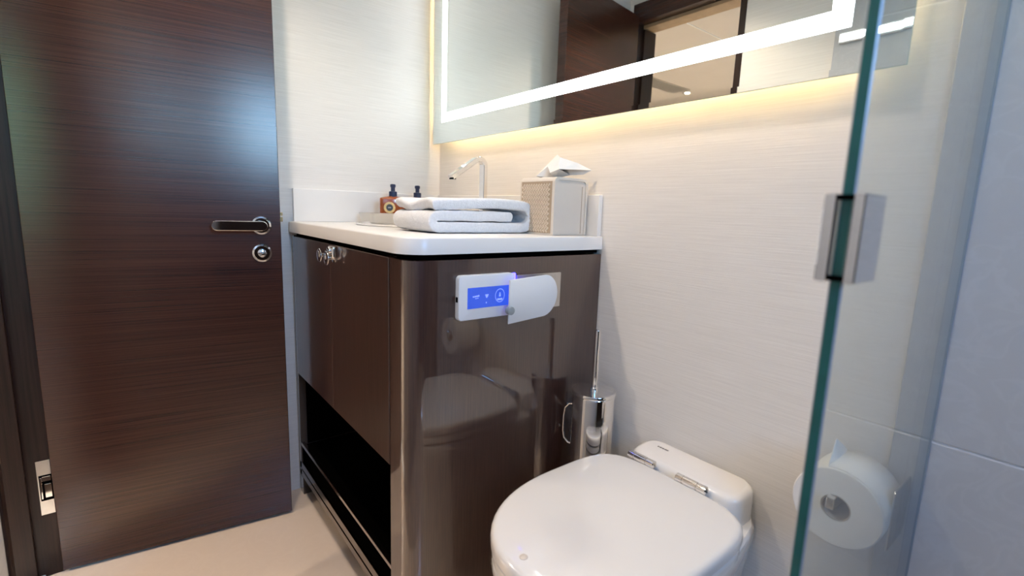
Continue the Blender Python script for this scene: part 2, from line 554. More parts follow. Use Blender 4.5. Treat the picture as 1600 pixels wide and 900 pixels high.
# ------------------------------------------------------------------ outside: out-of-view hedges, added for the green sheen on the door
for i, (yy, zz, r) in enumerate(((-2.75, 1.5, 0.85), (-4.95, 1.3, 0.80), (-6.9, 1.2, 0.72))):
    hb = bmesh.new()
    bmesh.ops.create_icosphere(hb, subdivisions=4, radius=r)
    for v in hb.verts:
        k = 1 + 0.16 * math.sin(v.co.x * 13 + i) * math.cos(v.co.y * 11 + v.co.z * 9) + random.uniform(-0.05, 0.05)
        v.co = Vector((v.co.x * k * 0.8, v.co.y * k, v.co.z * k * 1.15))
    tag(obj('hedge', hb, 'leaf', loc=(4.6 + 0.4 * i, yy, zz)), ('rounded green hedge added out of view, nearest the bathroom', 'large green hedge added out of view, middle of the row', 'smaller green hedge added out of view, end of the row')[i], 'hedge', 'hedges added out of view beyond the cabin window')

# ------------------------------------------------------------------ ceiling downlights


def downlight(x, y, z, watts, label, grp):
    t = tag(empty('downlight', (x, y, z)), label, 'light', grp)
    obj('bezel', lathe([(0.022, 0), (0.036, 0), (0.036, -0.003), (0.030, -0.006), (0.022, -0.004)], (0, 0, 0), (0, 0, 1), 32), 'chrome', t, True)
    obj('lens', lathe([(0.0215, -0.002), (0.0200, -0.006), (0.0150, -0.0085), (0.006, -0.0098)], (0, 0, 0), (0, 0, 1), 24), 'led_lens', t, True)
    l = bpy.data.lights.new('downlight_lamp', 'SPOT')
    l.energy = watts
    l.color = WARM
    l.spot_size = math.radians(125)
    l.spot_blend = 0.8
    l.shadow_soft_size = 0.03
    o = bpy.data.objects.new('downlight_lamp', l)
    COL.objects.link(o)
    o.parent = t
    o.location = (0, 0, -0.045)
    return t


downlight(0.47, -0.74, CEIL, SPOT_W * 1.35, 'round ceiling downlight above the floor before the vanity', 'bathroom downlights')
downlight(1.15, -0.62, CEIL, SPOT_W, 'round ceiling downlight above the toilet', 'bathroom downlights')
downlight(2.05, -0.55, CEIL, SPOT_W * 0.7, 'round ceiling downlight in the shower', 'bathroom downlights')
downlight(-0.93, -3.0, HC, CABIN_W, 'round cabin downlight at the end of the ceiling slot, seen in the mirror', 'cabin downlights')
downlight(0.9, -3.0, HC, CABIN_W, 'round cabin downlight nearer the window', 'cabin downlights')
downlight(-0.6, -1.9, HC, CABIN_W, 'round cabin downlight nearest the doorway', 'cabin downlights')

# ------------------------------------------------------------------ vanity
VX0, VX1, VD, CT, CB = 0.014, 0.774, 0.505, 0.86, 0.829
van = tag(empty('vanity_cabinet', (0, 0, 0)), 'glossy dark brown vanity cabinet under the white worktop', 'cabinet')
# body around the open shelf (left side, back, top box behind the doors)
SEAM, DX0, DX1, DZ0, DZ1 = 0.357, 0.032, 0.692, 0.398, 0.818
ca = bmesh.new()
box(VX0, DX0 - 0.001, -VD, -0.002, 0.06, DZ1 + 0.002, 0.001, 1, bm=ca)
obj('left_side', ca, 'rail_wood', van)
ca = bmesh.new()
box(DX0, DX1, -VD + 0.024, -0.012, DZ0 + 0.002, DZ0 + 0.018, bm=ca)
box(DX0, DX1, -0.012, -0.003, DZ0, DZ1, bm=ca)
box(DX0, DX0 + 0.016, -VD + 0.024, -0.012, DZ0 + 0.018, DZ1, bm=ca)
box(DX1 - 0.016, DX1, -VD + 0.024, -0.012, DZ0 + 0.018, DZ1, bm=ca)
box(DX0, DX1, -0.012, -0.003, 0.06, DZ0, bm=ca)
box(DX0 - 0.0009, DX0 + 0.003, -VD + 0.02, -0.012, 0.165, DZ0 + 0.002, bm=ca)
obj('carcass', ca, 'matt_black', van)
ca = bmesh.new()
rr = 0.036
pl = [(VX0 + 0.004, -VD + 0.012)] + arc(VX1 - rr - 0.012, -VD + rr + 0.012, rr, -PI / 2, 0, 10) + [(VX1 - 0.012, -0.004), (VX1 - 0.028, -0.004)]
pl += list(reversed(arc(VX1 - rr - 0.012, -VD + rr + 0.012, rr - 0.016, -PI / 2, 0, 10))) + [(VX0 + 0.004, -VD + 0.028)]
prism(pl, DZ1 + 0.002, CB - 0.0005, ca)
obj('shadow_gap', ca, 'matt_black', van)
# glossy side panel wrapping the rounded front corner
outer = [(DX1 + 0.003, -VD)] + arc(VX1 - rr, -VD + rr, rr, -PI / 2, 0, 16) + [(VX1, -0.002)]
inner = [(VX1 - 0.018, -0.002)] + [(x, y) for x, y in reversed(arc(VX1 - rr, -VD + rr, rr - 0.018, -PI / 2, 0, 16))] + [(DX1 + 0.003, -VD + 0.018)]
obj('side_panel', prism(outer + inner, 0.004, DZ1), 'gloss_wood', van, True)
d1 = obj('door', box(DX0, SEAM - 0.0012, -VD - 0.001, -VD + 0.020, DZ0, DZ1, 0.0012, 1), 'gloss_wood', van)
d2 = obj('door', box(SEAM + 0.0012, DX1, -VD - 0.001, -VD + 0.020, DZ0, DZ1, 0.0012, 1), 'gloss_wood', van)


def pull(x, z, parent):
    obj('knob', lathe([(0.0125, 0), (0.0125, 0.0015), (0.0052, 0.003), (0.0052, 0.0155), (0.0155, 0.0165), (0.0165, 0.0178), (0.0160, 0.0192), (0.0145, 0.0198), (0.006, 0.0200)], (x, -VD - 0.001, z), (0, -1, 0), 28), 'chrome', parent, True)


pull(0.334, 0.790, d1)
pull(0.386, 0.7875, d2)
lk = box(0.374, 0.408, -VD - 0.012, -VD - 0.0008, 0.7875, 0.8165, 0.0045, 3)
cyl((0.391, -VD - 0.011, 0.806), (0, -1, 0), 0.0085, 0.006, 24, 0.001, bm=lk)
lo = obj('lock', lk, 'chrome', d2, True)
lo['label'] = 'small chrome push-button cabinet lock'
# open shelf board, base rail and feet
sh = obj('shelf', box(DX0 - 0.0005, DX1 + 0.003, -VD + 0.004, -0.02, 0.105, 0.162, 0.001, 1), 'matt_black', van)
obj('shelf_edge', box(DX0, DX1 + 0.0025, -VD + 0.0005, -VD + 0.012, 0.162, 0.172, 0.001, 1), 'bronze', van)
obj('base_rail', box(VX0, DX1 + 0.003, -VD, -VD + 0.018, 0.083, 0.105, 0.001, 1), 'bronze_dark', van)
obj('base_rail', box(VX0, DX1 + 0.003, -VD, -VD + 0.022, 0.058, 0.078, 0.001, 1), 'bronze_dark', van)
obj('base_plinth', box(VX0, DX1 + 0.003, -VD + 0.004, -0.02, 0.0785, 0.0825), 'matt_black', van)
obj('leg', box(VX0, VX0 + 0.030, -VD, -VD + 0.030, 0.0, 0.0575, 0.0008, 1), 'rail_wood', van)
obj('leg', box(VX0, VX0 + 0.030, -0.06, -0.03, 0.0, 0.0575, 0.0008, 1), 'matt_black', van)

# worktop with an oval cut-out, upstands
BX, BY, BA, BB = 0.262, -0.265, 0.150, 0.120
wt = bmesh.new()
cr_ = 0.055
ol = [(0.0125, -0.5115)] + arc(0.7747 - cr_, -0.5115 + cr_, cr_, -PI / 2, 0, 14) + [(0.7747, -0.001), (0.0125, -0.001)]
hole = [(BX + BA * math.cos(2 * PI * k / 48), BY + BB * math.sin(2 * PI * k / 48)) for k in range(48)]
e_ = 0.003


def inset(pts, d):
    cx_, cy_ = 0.39, -0.256
    return [(x - d * (1 if x > cx_ else -1), y - d * (1 if y > cy_ else -1)) for x, y in pts]


rings = [(ol, CB), (ol, CT - e_), (inset(ol, e_ * 0.35), CT - e_ * 0.35), (inset(ol, e_), CT)]
vr = [[wt.verts.new((x, y, z)) for x, y in r] for r, z in rings]
for a, c in zip(vr, vr[1:]):
    for i in range(len(a)):
        wt.faces.new((a[i], a[(i + 1) % len(a)], c[(i + 1) % len(a)], c[i]))
ht = [wt.verts.new((x, y, CT)) for x, y in hole]
hb_ = [wt.verts.new((x, y, CB)) for x, y in hole]
for i in range(48):
    wt.faces.new((ht[i], ht[(i + 1) % 48], hb_[(i + 1) % 48], hb_[i]))


def fill(bm, loops):
    es = []
    for lp_ in loops:
        for i in range(len(lp_)):
            a, c = lp_[i], lp_[(i + 1) % len(lp_)]
            es.append(bm.edges.get((a, c)) or bm.edges.new((a, c)))
    bmesh.ops.triangle_fill(bm, use_beauty=True, use_dissolve=False, edges=es)


fill(wt, [vr[-1], ht])
fill(wt, [vr[0], hb_])
top = tag(obj('countertop', wt, 'stone', None, True), 'white solid-surface worktop with a rounded corner on the vanity', 'worktop')
obj('backsplash', box(0.0005, 0.0125, -0.497, -0.0005, CT - 0.0005, 0.957, 0.0012, 1), 'stone', top)
obj('backsplash', box(0.0130, 0.768, -0.0135, -0.0005, CT - 0.0005, 0.957, 0.0012, 1), 'stone', top)
# basin bowl hanging in the cut-out, thin rim lying on the worktop
bs = []
for r, z in ((0.80, CT - 0.118), (0.92, CT - 0.09), (0.985, CT - 0.03), (0.992, CT + 0.0003), (1.06, CT + 0.0003), (1.075, CT + 0.003), (1.06, CT + 0.006), (1.0, CT + 0.006), (0.955, CT - 0.005), (0.93, CT - 0.03), (0.86, CT - 0.085), (0.70, CT - 0.108), (0.2, CT - 0.112)):
    bs.append([(BX + BA * r * math.cos(2 * PI * k / 48), BY + BB * r * math.sin(2 * PI * k / 48), z) for k in range(48)])
ba = tag(obj('basin', loft(bs), 'porcelain', None, True), 'white oval basin set into the worktop beside the towel', 'basin')
obj('drain', cyl((BX, BY, CT - 0.1125), (0, 0, 1), 0.022, 0.003, 24, 0.001), 'chrome', ba, True)

# faucet: flat bar column, spout folded down
FX, FY = 0.423, -0.105
fz = 1.046


def bar(pts, w, t, bm=None):
    """Flat bar along pts in the Y-Z plane at x = FX: w across x, t thick."""
    rg = []
    P_ = [Vector((0, y, z)) for y, z in pts]
    for i, p in enumerate(P_):
        d = (P_[min(i + 1, len(P_) - 1)] - P_[max(i - 1, 0)]).normalized()
        nrm = Vector((0, -d.z, d.y))
        ch = 0.0015
        rg.append([(FX + sx, *(p + nrm * sy).yz) for sx, sy in ((-w + ch, -t), (w - ch, -t), (w, -t + ch), (w, t - ch), (w - ch, t), (-w + ch, t), (-w, t - ch), (-w, -t + ch))])
    return loft(rg, bm)


bend = arc(FY - 0.018, fz - 0.016, 0.018, 0, PI * 0.66, 10)
fa = tag(empty('faucet', (FX, FY, CT)), 'chrome flat-bar basin faucet with an angled spout behind the towel', 'faucet')
fb = bar([(FY, CT + 0.004), (FY, CT + 0.1)] + bend + [(FY - 0.104, 0.9945)], 0.0115, 0.0065)
f1 = obj('spout', fb, 'chrome', fa, True)
f1.matrix_parent_inverse = Matrix.Translation((-FX, -FY, -CT))
f2 = obj('base_ring', cyl((FX, FY, CT), (0, 0, 1), 0.02, 0.005, 32, 0.001), 'chrome', fa, True)
f2.matrix_parent_inverse = Matrix.Translation((-FX, -FY, -CT))
f3 = obj('aerator', box(FX - 0.008, FX + 0.008, FY - 0.1045, FY - 0.0935, 0.9895, 0.9925), 'matt_black', fa)
f3.matrix_parent_inverse = Matrix.Translation((-FX, -FY, -CT))

# ------------------------------------------------------------------ folded towel
TW_X0, TW_X1, TW_DY = 0.480, 0.656, -0.030
th = 0.0243
zb = CT + 0.0012 + th / 2
pth = []
pth += [(-0.150 - 0.012 * k, zb + 1.02 * th - 0.0006 * math.sin(k)) for k in range(16)]            # inner fold, running to the front
pth += [(-0.345 + 0.5 * th * math.cos(a) * 1.15, zb + 0.5 * th + 0.52 * th * math.sin(a)) for a in [PI / 2 + PI * k / 8 for k in range(1, 8)]]
pth += [(-0.340 + 0.0145 * k, zb) for k in range(0, 16)]                                             # bottom layer
pth += [(-0.117 + 1.06 * th * math.cos(a), zb + 1.04 * th + 1.04 * th * math.sin(a)) for a in [-PI / 2 + PI * k / 12 for k in range(1, 12)]]
pth += [(-0.122 - 0.0125 * k, zb + 2.08 * th + (0.0035 * math.sin(k * 0.22 + 0.3))) for k in range(0, 19)]  # top layer
pth += [(-0.354, zb + 1.97 * th), (-0.360, zb + 1.78 * th)]
# the lower bulge: push the bottom two layers a little further forward
NX = 26
tb = bmesh.new()
vs = []
for j in range(NX + 1):
    x = TW_X0 + (TW_X1 - TW_X0) * j / NX
    row = []
    for i, (y, z) in enumerate(pth):
        s = j / NX
        y2, z2 = y, z
        if z > zb + 1.5 * th and y < -0.27:
            q = min(1, (-0.27 - y) / 0.1)
            z2 += q * (0.006 * math.sin(s * 9.0 + 0.6) - 0.002)
            y2 -= q * 0.008 * (1 - s) * math.sin(s * 5)
        row.append(tb.verts.new((x + 0.0012 * math.sin(i * 0.9), TW_DY + y2 - 0.012 * (0.5 - abs(s - 0.5)) * (1 if y < -0.33 and z < zb + 1.4 * th else 0), z2)))
    vs.append(row)
for a, c in zip(vs, vs[1:]):
    for i in range(len(pth) - 1):
        tb.faces.new((a[i], a[i + 1], c[i + 1], c[i]))
tw = obj('towel', tb, 'terry', None, True)
tag(tw, 'folded white terry towel lying on the worktop before the tissue box', 'towel')
md = tw.modifiers.new('thick', 'SOLIDIFY')
md.thickness = th * 0.93
md.offset = 0
md = tw.modifiers.new('soft', 'SUBSURF')
md.levels = md.render_levels = 2
tx = bpy.data.textures.new('terry_noise', 'CLOUDS')
tx.noise_scale = 0.006
tx.noise_depth = 2
md = tw.modifiers.new('pile', 'DISPLACE')
md.texture = tx
md.strength = 0.0022
md.mid_level = 0.5
# small dark embroidered mark on the top
mk = obj('embroidered_mark', box(0.622, 0.628, -0.232, -0.212, CT + 0.0012 + th * 3.02, CT + 0.0012 + th * 3.02 + 0.004, 0.0005, 1), 'grey_mark', tw)

# ------------------------------------------------------------------ tissue box with a woven front
TB = (0.615, 0.736, -0.128, -0.020, CT + 0.0005, 0.992)
tis = tag(empty('tissue_box', (TB[0], TB[2], CT)), 'cream leather tissue box with woven front at the end of the worktop', 'tissue box')


def tparent(o):
    o.matrix_parent_inverse = Matrix.Translation((-TB[0], -TB[2], -CT))
    return o


def rrect(u0, u1, v0, v1, r, n=6):
    return arc(u1 - r, v0 + r, r, -PI / 2, 0, n) + arc(u1 - r, v1 - r, r, 0, PI / 2, n) + arc(u0 + r, v1 - r, r, PI / 2, PI, n) + arc(u0 + r, v0 + r, r, PI, 3 * PI / 2, n)


x0, x1, y0, y1, z0, z1 = TB
# shell: plate profile in Y-Z with rounded top corners, swept along X
prof = [(y0, z0)] + [(y1, z0)] + arc(y1 - 0.012, z1 - 0.012, 0.012, 0, PI / 2, 6) + arc(y0 + 0.012, z1 - 0.012, 0.012, PI / 2, PI, 6)
tparent(obj('body', loft([[(x0, y, z) for y, z in prof], [(x1 - 0.003, y, z) for y, z in prof]]), 'leather', tis, True))
# raised rim round the plain end
ri = [(y0 + 0.006, z0)] + [(y1 - 0.006, z0)] + arc(y1 - 0.016, z1 - 0.016, 0.010, 0, PI / 2, 6) + arc(y0 + 0.016, z1 - 0.016, 0.010, PI / 2, PI, 6)
rb = bmesh.new()
A_ = [rb.verts.new((x1, y, z)) for y, z in prof]
B_ = [rb.verts.new((x1, y, z)) for y, z in ri]
C_ = [rb.verts.new((x1 - 0.003, y, z)) for y, z in prof]
D_ = [rb.verts.new((x1 - 0.003, y, z)) for y, z in ri]
for i in range(len(prof)):
    k = (i + 1) % len(prof)
    rb.faces.new((A_[i], A_[k], B_[k], B_[i]))
    rb.faces.new((A_[i], A_[k], C_[k], C_[i]))
    rb.faces.new((B_[i], B_[k], D_[k], D_[i]))
tparent(obj('end_rim', rb, 'leather', tis))
tparent(obj('stitch_line', box(x1 - 0.0031, x1 - 0.0022, y1 - 0.0165, y1 - 0.0155, z0 + 0.004, z1 - 0.018), 'weave_gap', tis))
# woven straps on the -Y side: interlaced diagonal lozenges, far too many to single out
tparent(obj('weave_backing', box(x0 + 0.006, x1 - 0.008, y0 - 0.0008, y0 + 0.001, z0 + 0.004, z1 - 0.010), 'weave_gap', tis))
wv = bmesh.new()
st = 0.0088
nx_, nz_ = int((x1 - x0 - 0.018) / st), int((z1 - z0 - 0.018) / (st * 0.62))
for j in range(nz_):
    for i in range(nx_):
        cx_ = x0 + 0.0105 + st * (i + 0.5 * (j % 2))
        cz_ = z0 + 0.009 + st * 0.62 * j
        if cx_ > x1 - 0.0105:
            continue
        sg = 1 if j % 2 else -1
        ca_, sa_ = math.cos(0.72), math.sin(0.72) * sg
        a_, b_ = 0.0043, 0.0021
        pts_ = [(-a_, -b_), (a_, -b_), (a_, b_), (-a_, b_)]
        lo_ = [wv.verts.new((cx_ + u * ca_ - w_ * sa_, y0 - 0.0006, cz_ + u * sa_ + w_ * ca_)) for u, w_ in pts_]
        hi_ = [wv.verts.new((cx_ + (u * ca_ - w_ * sa_) * 0.72, y0 - 0.0023, cz_ + (u * sa_ + w_ * ca_) * 0.72)) for u, w_ in pts_]
        wv.faces.new(hi_)
        for k in range(4):
            wv.faces.new((lo_[k], lo_[(k + 1) % 4], hi_[(k + 1) % 4], hi_[k]))
wo_ = tparent(obj('woven_panel', wv, 'weave', tis))
wo_['kind'] = 'stuff'
# slot and the pulled tissue
tparent(obj('slot', box(x0 + 0.025, x1 - 0.025, (y0 + y1) / 2 - 0.02, (y0 + y1) / 2 + 0.02, z1 - 0.0005, z1 + 0.0006), 'weave_gap', tis))
ti = bmesh.new()
cx_, cy_ = (x0 + x1) / 2, (y0 + y1) / 2
# points: along the box front, across its depth, height above the top
TP_ = {'a': (-0.052, 0.004, 0.004), 'b': (-0.036, -0.026, 0.006), 'c': (-0.028, 0.000, 0.034), 'd': (-0.008, -0.016, 0.028), 'e': (-0.004, 0.010, 0.058),
       'f': (0.010, -0.024, 0.012), 'g': (0.020, -0.004, 0.049), 'h': (0.034, -0.018, 0.020), 'i': (0.046, 0.030, 0.037), 'j': (0.046, 0.052, 0.012),
       'k': (0.020, 0.034, 0.010), 'l': (-0.010, 0.028, 0.012), 'm': (-0.034, 0.022, 0.016), 'n': (0.000, 0.000, 0.001), 'o': (0.066, 0.058, 0.022), 'p': (0.004, -0.008, 0.040)}
tv_ = {k_: ti.verts.new((cx_ + u_, cy_ + v_, z1 + w_)) for k_, (u_, v_, w_) in TP_.items()}
for tri in ('abc', 'bdc', 'cde', 'dpe', 'epg', 'dfp', 'pfg', 'fhg', 'ghi', 'hoi', 'ioj', 'gik', 'ijk', 'egl', 'glk', 'cel', 'clm', 'acm', 'bnd', 'dnf', 'fnh', 'hnk', 'knl', 'lnm'):
    ti.faces.new([tv_[c_] for c_ in tri])
bmesh.ops.subdivide_edges(ti, edges=ti.edges[:], cuts=3, use_grid_fill=True, fractal=0.18, along_normal=0.6, seed=5)
to_ = tparent(obj('tissue', ti, 'paper', tis))
md = to_.modifiers.new('thick', 'SOLIDIFY')
md.thickness = 0.0006

# ------------------------------------------------------------------ tray and pump bottles
tz = CT + 0.0005
trx0, trx1, try0, try1 = 0.040, 0.150, -0.316, -0.070
tray = bmesh.new()
rg = []
for d, z in ((0.012, tz), (0.006, tz + 0.004), (0.003, tz + 0.020), (0.0, tz + 0.031), (0.003, tz + 0.032), (0.006, tz + 0.022), (0.010, tz + 0.007), (0.016, tz + 0.0055)):
    rg.append([(x, y, z) for x, y in rrect(trx0 + d, trx1 - d, try0 + d, try1 - d, 0.014)])
tag(obj('tray', loft(rg, tray), 'silver', None, True), 'polished silver amenity tray by the far wall', 'tray')


def bottle(x, y, label):
    t = tag(empty('pump_bottle', (x, y, tz + 0.0062)), label, 'bottle', 'amber pump bottles on the tray')
    hw, hd, H = 0.041, 0.020, 0.074
    rr_ = []
    for s, z in ((0.94, 0), (1, 0.003), (1, H - 0.006), (0.97, H - 0.002), (0.88, H), (0.45, H + 0.003), (0.34, H + 0.004)):
        r_ = 0.010 * s
        a_, b_ = hw * s, max(hd * s, 0.0115)
        rr_.append([(u, v, z) for v, u in rrect(-b_, b_, -a_, a_, min(r_, b_ * 0.9))] if False else [(px, py, z) for px, py in rrect(-b_, b_, -a_, a_, min(r_, b_ * 0.8))])
    obj('bottle_body', loft(rr_), 'amber', t, True)
    obj('collar', lathe([(0.0125, H + 0.002), (0.0125, H + 0.018), (0.011, H + 0.0195), (0.0065, H + 0.020), (0.0065, H + 0.033)], (0, 0, 0), (0, 0, 1), 24), 'navy', t, True)
    ph = lathe([(0.0075, H + 0.032), (0.0085, H + 0.034), (0.0085, H + 0.040), (0.006, H + 0.042)], (0, 0, 0), (0, 0, 1), 20)
    box(-0.015, 0.0, -0.004, 0.004, H + 0.034, H + 0.040, 0.0015, 2, bm=ph)
    obj('pump_head', ph, 'navy', t, True)
    lb_ = obj('paper_label', cyl((hd - 0.0002, -0.012, 0.043), (1, 0, 0), 0.0175, 0.0006, 32), 'label', t)
    obj('label_centre', cyl((hd, -0.012, 0.043), (1, 0, 0), 0.0105, 0.0007, 28), 'label_dark', lb_)
    obj('label_mark', box(hd + 0.0005, hd + 0.0009, -0.0165, -0.0075, 0.0415, 0.0445), 'label_light', lb_)
    return t


b1 = bottle(0.096, -0.222, 'amber pump bottle nearer the open door, round yellow label showing')
b1.rotation_euler = (0, 0, -0.35)
b2 = bottle(0.096, -0.137, 'amber pump bottle in the corner, only its dark blue pump showing over the towel')
b2.rotation_euler = (0, 0, -0.1)

# ------------------------------------------------------------------ control panel and its swing cover on the vanity side
PX = VX1 + 0.0004
cp = tag(empty('control_panel', (PX, -0.34, 0.745)), 'white touch control panel with blue screen on the vanity side', 'control panel')


def cparent(o):
    o.matrix_parent_inverse = Matrix.Translation((-PX, 0.34, -0.745))
    return o


def plate(y0, y1, z0, z1, xa, xb, r, soft=0.002):
    rg_ = []
    for d, x in ((0, xa), (0, xb - soft), (soft * 0.3, xb - soft * 0.3), (soft, xb)):
        rg_.append([(x, y, z) for y, z in rrect(y0 + d, y1 - d, z0 + d, z1 - d, r)])
    return loft(rg_)


cparent(obj('housing', plate(-0.408, -0.276, 0.7015, 0.7885, PX, PX + 0.012, 0.008), 'plastic', cp, True))
XS = PX + 0.0122
scr = cparent(obj('screen', box(XS - 0.001, XS, -0.3885, -0.286, 0.7235, 0.7645), 'screen', cp))
mb_ = bmesh.new()
for yy, zz, w_, h_ in ((-0.3765, 0.7455, 0.0035, 0.0024), (-0.3722, 0.7458, 0.0035, 0.0028), (-0.3680, 0.7460, 0.0030, 0.0030), (-0.3645, 0.7462, 0.0030, 0.0034), (-0.3705, 0.7425, 0.0030, 0.0014), (-0.3665, 0.7427, 0.0030, 0.0014)):
    box(XS, XS + 0.0003, yy, yy + w_, zz, zz + h_, bm=mb_)
o_ = cparent(obj('screen_lettering', mb_, 'screen_mark', cp))
mb_ = bmesh.new()
box(XS, XS + 0.0003, -0.3475, -0.3395, 0.7475, 0.7495, bm=mb_)
box(XS, XS + 0.0003, -0.3463, -0.3407, 0.7445, 0.7475, bm=mb_)
box(XS, XS + 0.0003, -0.3452, -0.3425, 0.7425, 0.7445, bm=mb_)
box(XS, XS + 0.0003, -0.3455, -0.3435, 0.7315, 0.7345, bm=mb_)
cparent(obj('screen_icon', mb_, 'screen_mark', cp))
mb_ = bmesh.new()
ri_, ro_, cyy, czz = 0.0112, 0.0124, -0.3115, 0.7448
A_ = [[mb_.verts.new((XS + 0.0003, cyy + r * math.cos(2 * PI * k / 36) * 0.95, czz + r * math.sin(2 * PI * k / 36) * 1.12)) for k in range(36)] for r in (ri_, ro_)]
for k in range(36):
    mb_.faces.new((A_[0][k], A_[0][(k + 1) % 36], A_[1][(k + 1) % 36], A_[1][k]))
cyl((XS, cyy, czz + 0.0045), (1, 0, 0), 0.0016, 0.0003, 14, bm=mb_)
box(XS, XS + 0.0003, cyy - 0.0022, cyy + 0.0022, czz - 0.0022, czz + 0.0022, bm=mb_)
box(XS, XS + 0.0003, cyy - 0.0010, cyy + 0.0010, czz - 0.002, czz + 0.005, bm=mb_)
box(XS, XS + 0.0003, cyy - 0.0065, cyy + 0.0065, czz - 0.0095, czz - 0.0058, bm=mb_)
cparent(obj('screen_dial', mb_, 'screen_mark', cp))
cparent(obj('glow_strip', plate(-0.274, -0.264, 0.703, 0.7865, PX, PX + 0.0025, 0.002, 0.0008), 'blue_led', cp))
cparent(obj('side_button', box(PX + 0.003, PX + 0.009, -0.4095, -0.4075, 0.738, 0.748, 0.0006, 1), 'matt_black', cp))

cv = tag(empty('swing_cover', (PX, -0.2, 0.743)), 'white rounded swing-out cover on a metal plate beside the blue screen', 'cover')


def vparent(o):
    o.matrix_parent_inverse = Matrix.Translation((-PX, 0.2, -0.743))
    return o


vparent(obj('mount_plate', plate(-0.262, -0.135, 0.7045, 0.7815, PX, PX + 0.003, 0.001, 0.0006), 'steel', cv))
# cover: rounded at the wall end, square at the free end, standing proud and sloping out
tl = []
NH = 18
cl, ch_ = -0.3045, -0.156
zc, hh = 0.7335, 0.0445


def cover_ring(inset_, dx):
    pts_ = []
    rr_ = 0.043 - inset_
    h_ = hh - inset_
    for y, z in [(cl + inset_ * 0.4, zc - h_)] + arc(ch_ - 0.043, zc - h_ + rr_, rr_, -PI / 2, 0, NH // 2) + arc(ch_ - 0.043, zc + h_ - rr_, rr_, 0, PI / 2, NH // 2) + [(cl + inset_ * 0.4, zc + h_)]:
        t_ = (y - cl) / (ch_ - cl)
        x = PX + 0.0335 - 0.022 * t_ ** 1.6 + dx + 0.005 * math.cos((z - zc) / hh * 1.3)
        pts_.append((x, y, z + 0.004 * t_))
    return pts_


vparent(obj('cover', loft([cover_ring(0.003, -0.0045), cover_ring(0.0, -0.003), cover_ring(0.0, -0.0012), cover_ring(0.002, 0.0)]), 'plastic', cv, True))
vparent(obj('cover_arm', box(PX + 0.002, PX + 0.018, -0.21, -0.17, 0.725, 0.745, 0.001, 1), 'steel', cv))
bt = vparent(obj('thumb_button', cyl((PX + 0.028, cl + 0.003, 0.7165), (1, 0, 0), 0.0085, 0.0112, 24, 0.001), 'grey_button', cv, True))

# ------------------------------------------------------------------ toilet
TXC = 1.077
toi = tag(empty('toilet', (TXC, -0.25, 0)), 'white porcelain toilet with closed lid and chrome hinges', 'toilet')


def tp(o):
    o.matrix_parent_inverse = Matrix.Translation((-TXC, 0.25, 0))
    return o


def outline(hw, y_mid, y_front, y_back, n_front=2.2, n_back=4.5, K=64):
    pts_ = []
    for k in range(K):
        a = 2 * PI * k / K
        c_, s_ = math.cos(a), math.sin(a)
        if s_ < 0:
            nn, bb = n_front, y_mid - y_front
        else:
            nn, bb = n_back, y_back - y_mid
        r = (abs(c_ / hw) ** nn + abs(s_ / bb) ** nn) ** (-1 / nn)
        pts_.append((TXC + r * c_, y_mid + r * s_))
    return pts_


def ring(z, hw, ym, yf, yb, nf=2.2, nb=4.5):
    return [(x, y, z) for x, y in outline(hw, ym, yf, yb, nf, nb)]


def slab_round(z0, z1, hw, ym, yf, yb, r, nb=4.5, dome=0.0):
    R_ = [ring(z0, hw - 0.004, ym, yf + 0.004, yb - 0.004, nb=nb), ring(z0 + 0.003, hw, ym, yf, yb, nb=nb), ring(z1 - r, hw, ym, yf, yb, nb=nb)]
    for q in (0.25, 0.5, 0.75, 1.0):
        a = q * PI / 2
        d = r * (1 - math.cos(a))
        R_.append(ring(z1 - r + r * math.sin(a), hw - d, ym, yf + d, yb - d, nb=nb))
    for q in (0.75, 0.45, 0.15):
        R_.append([(TXC + (x - TXC) * q, ym + (y - ym) * q, z1 + dome * (1 - q * q)) for x, y in outline(hw - r, ym, yf + r, yb - r, 2.2, nb)])
    return loft(R_)


LZ = 0.4165
tp(obj('lid', slab_round(LZ - 0.024, LZ, 0.166, -0.270, -0.497, -0.094, 0.011, dome=0.0015), 'porcelain', toi, True))
tp(obj('seat', slab_round(LZ - 0.045, LZ - 0.027, 0.165, -0.270, -0.494, -0.100, 0.005), 'porcelain', toi, True))
# bowl and skirt: one surface, pedestal widening to the rim, squared off against the wall
bz = LZ - 0.049
rgs = []
for z, hw, yf, nb, nf in ((0.002, 0.128, -0.415, 7, 2.6), (0.05, 0.130, -0.420, 7, 2.5), (0.15, 0.138, -0.436, 7, 2.4), (0.25, 0.150, -0.458, 7, 2.3),
                          (0.31, 0.160, -0.478, 7, 2.2), (bz - 0.030, 0.1655, -0.489, 6.5, 2.2), (bz - 0.012, 0.167, -0.493, 6.5, 2.2), (bz - 0.004, 0.166, -0.492, 6.5, 2.2), (bz, 0.161, -0.487, 6.5, 2.2)):
    o_ = outline(hw, -0.27, yf, -0.003, nf, nb)
    # narrow towards the wall
    rgs.append([(TXC + (x - TXC) * (1 - 0.16 * max(0, min(1, (y + 0.27) / 0.2))), y, z) for x, y in o_])
tp(obj('bowl', loft(rgs), 'porcelain', toi, True))
# ledge behind the lid, top falling forward
LX0, LX1 = 0.954, 1.194
lg = []


def ledge_ring(z, d, yf):
    return [(x, y, z) for x, y in rrect(LX0 + d, LX1 - d, yf + d, -0.003 - d * 0.3, 0.030 - d * 0.5, 8)]


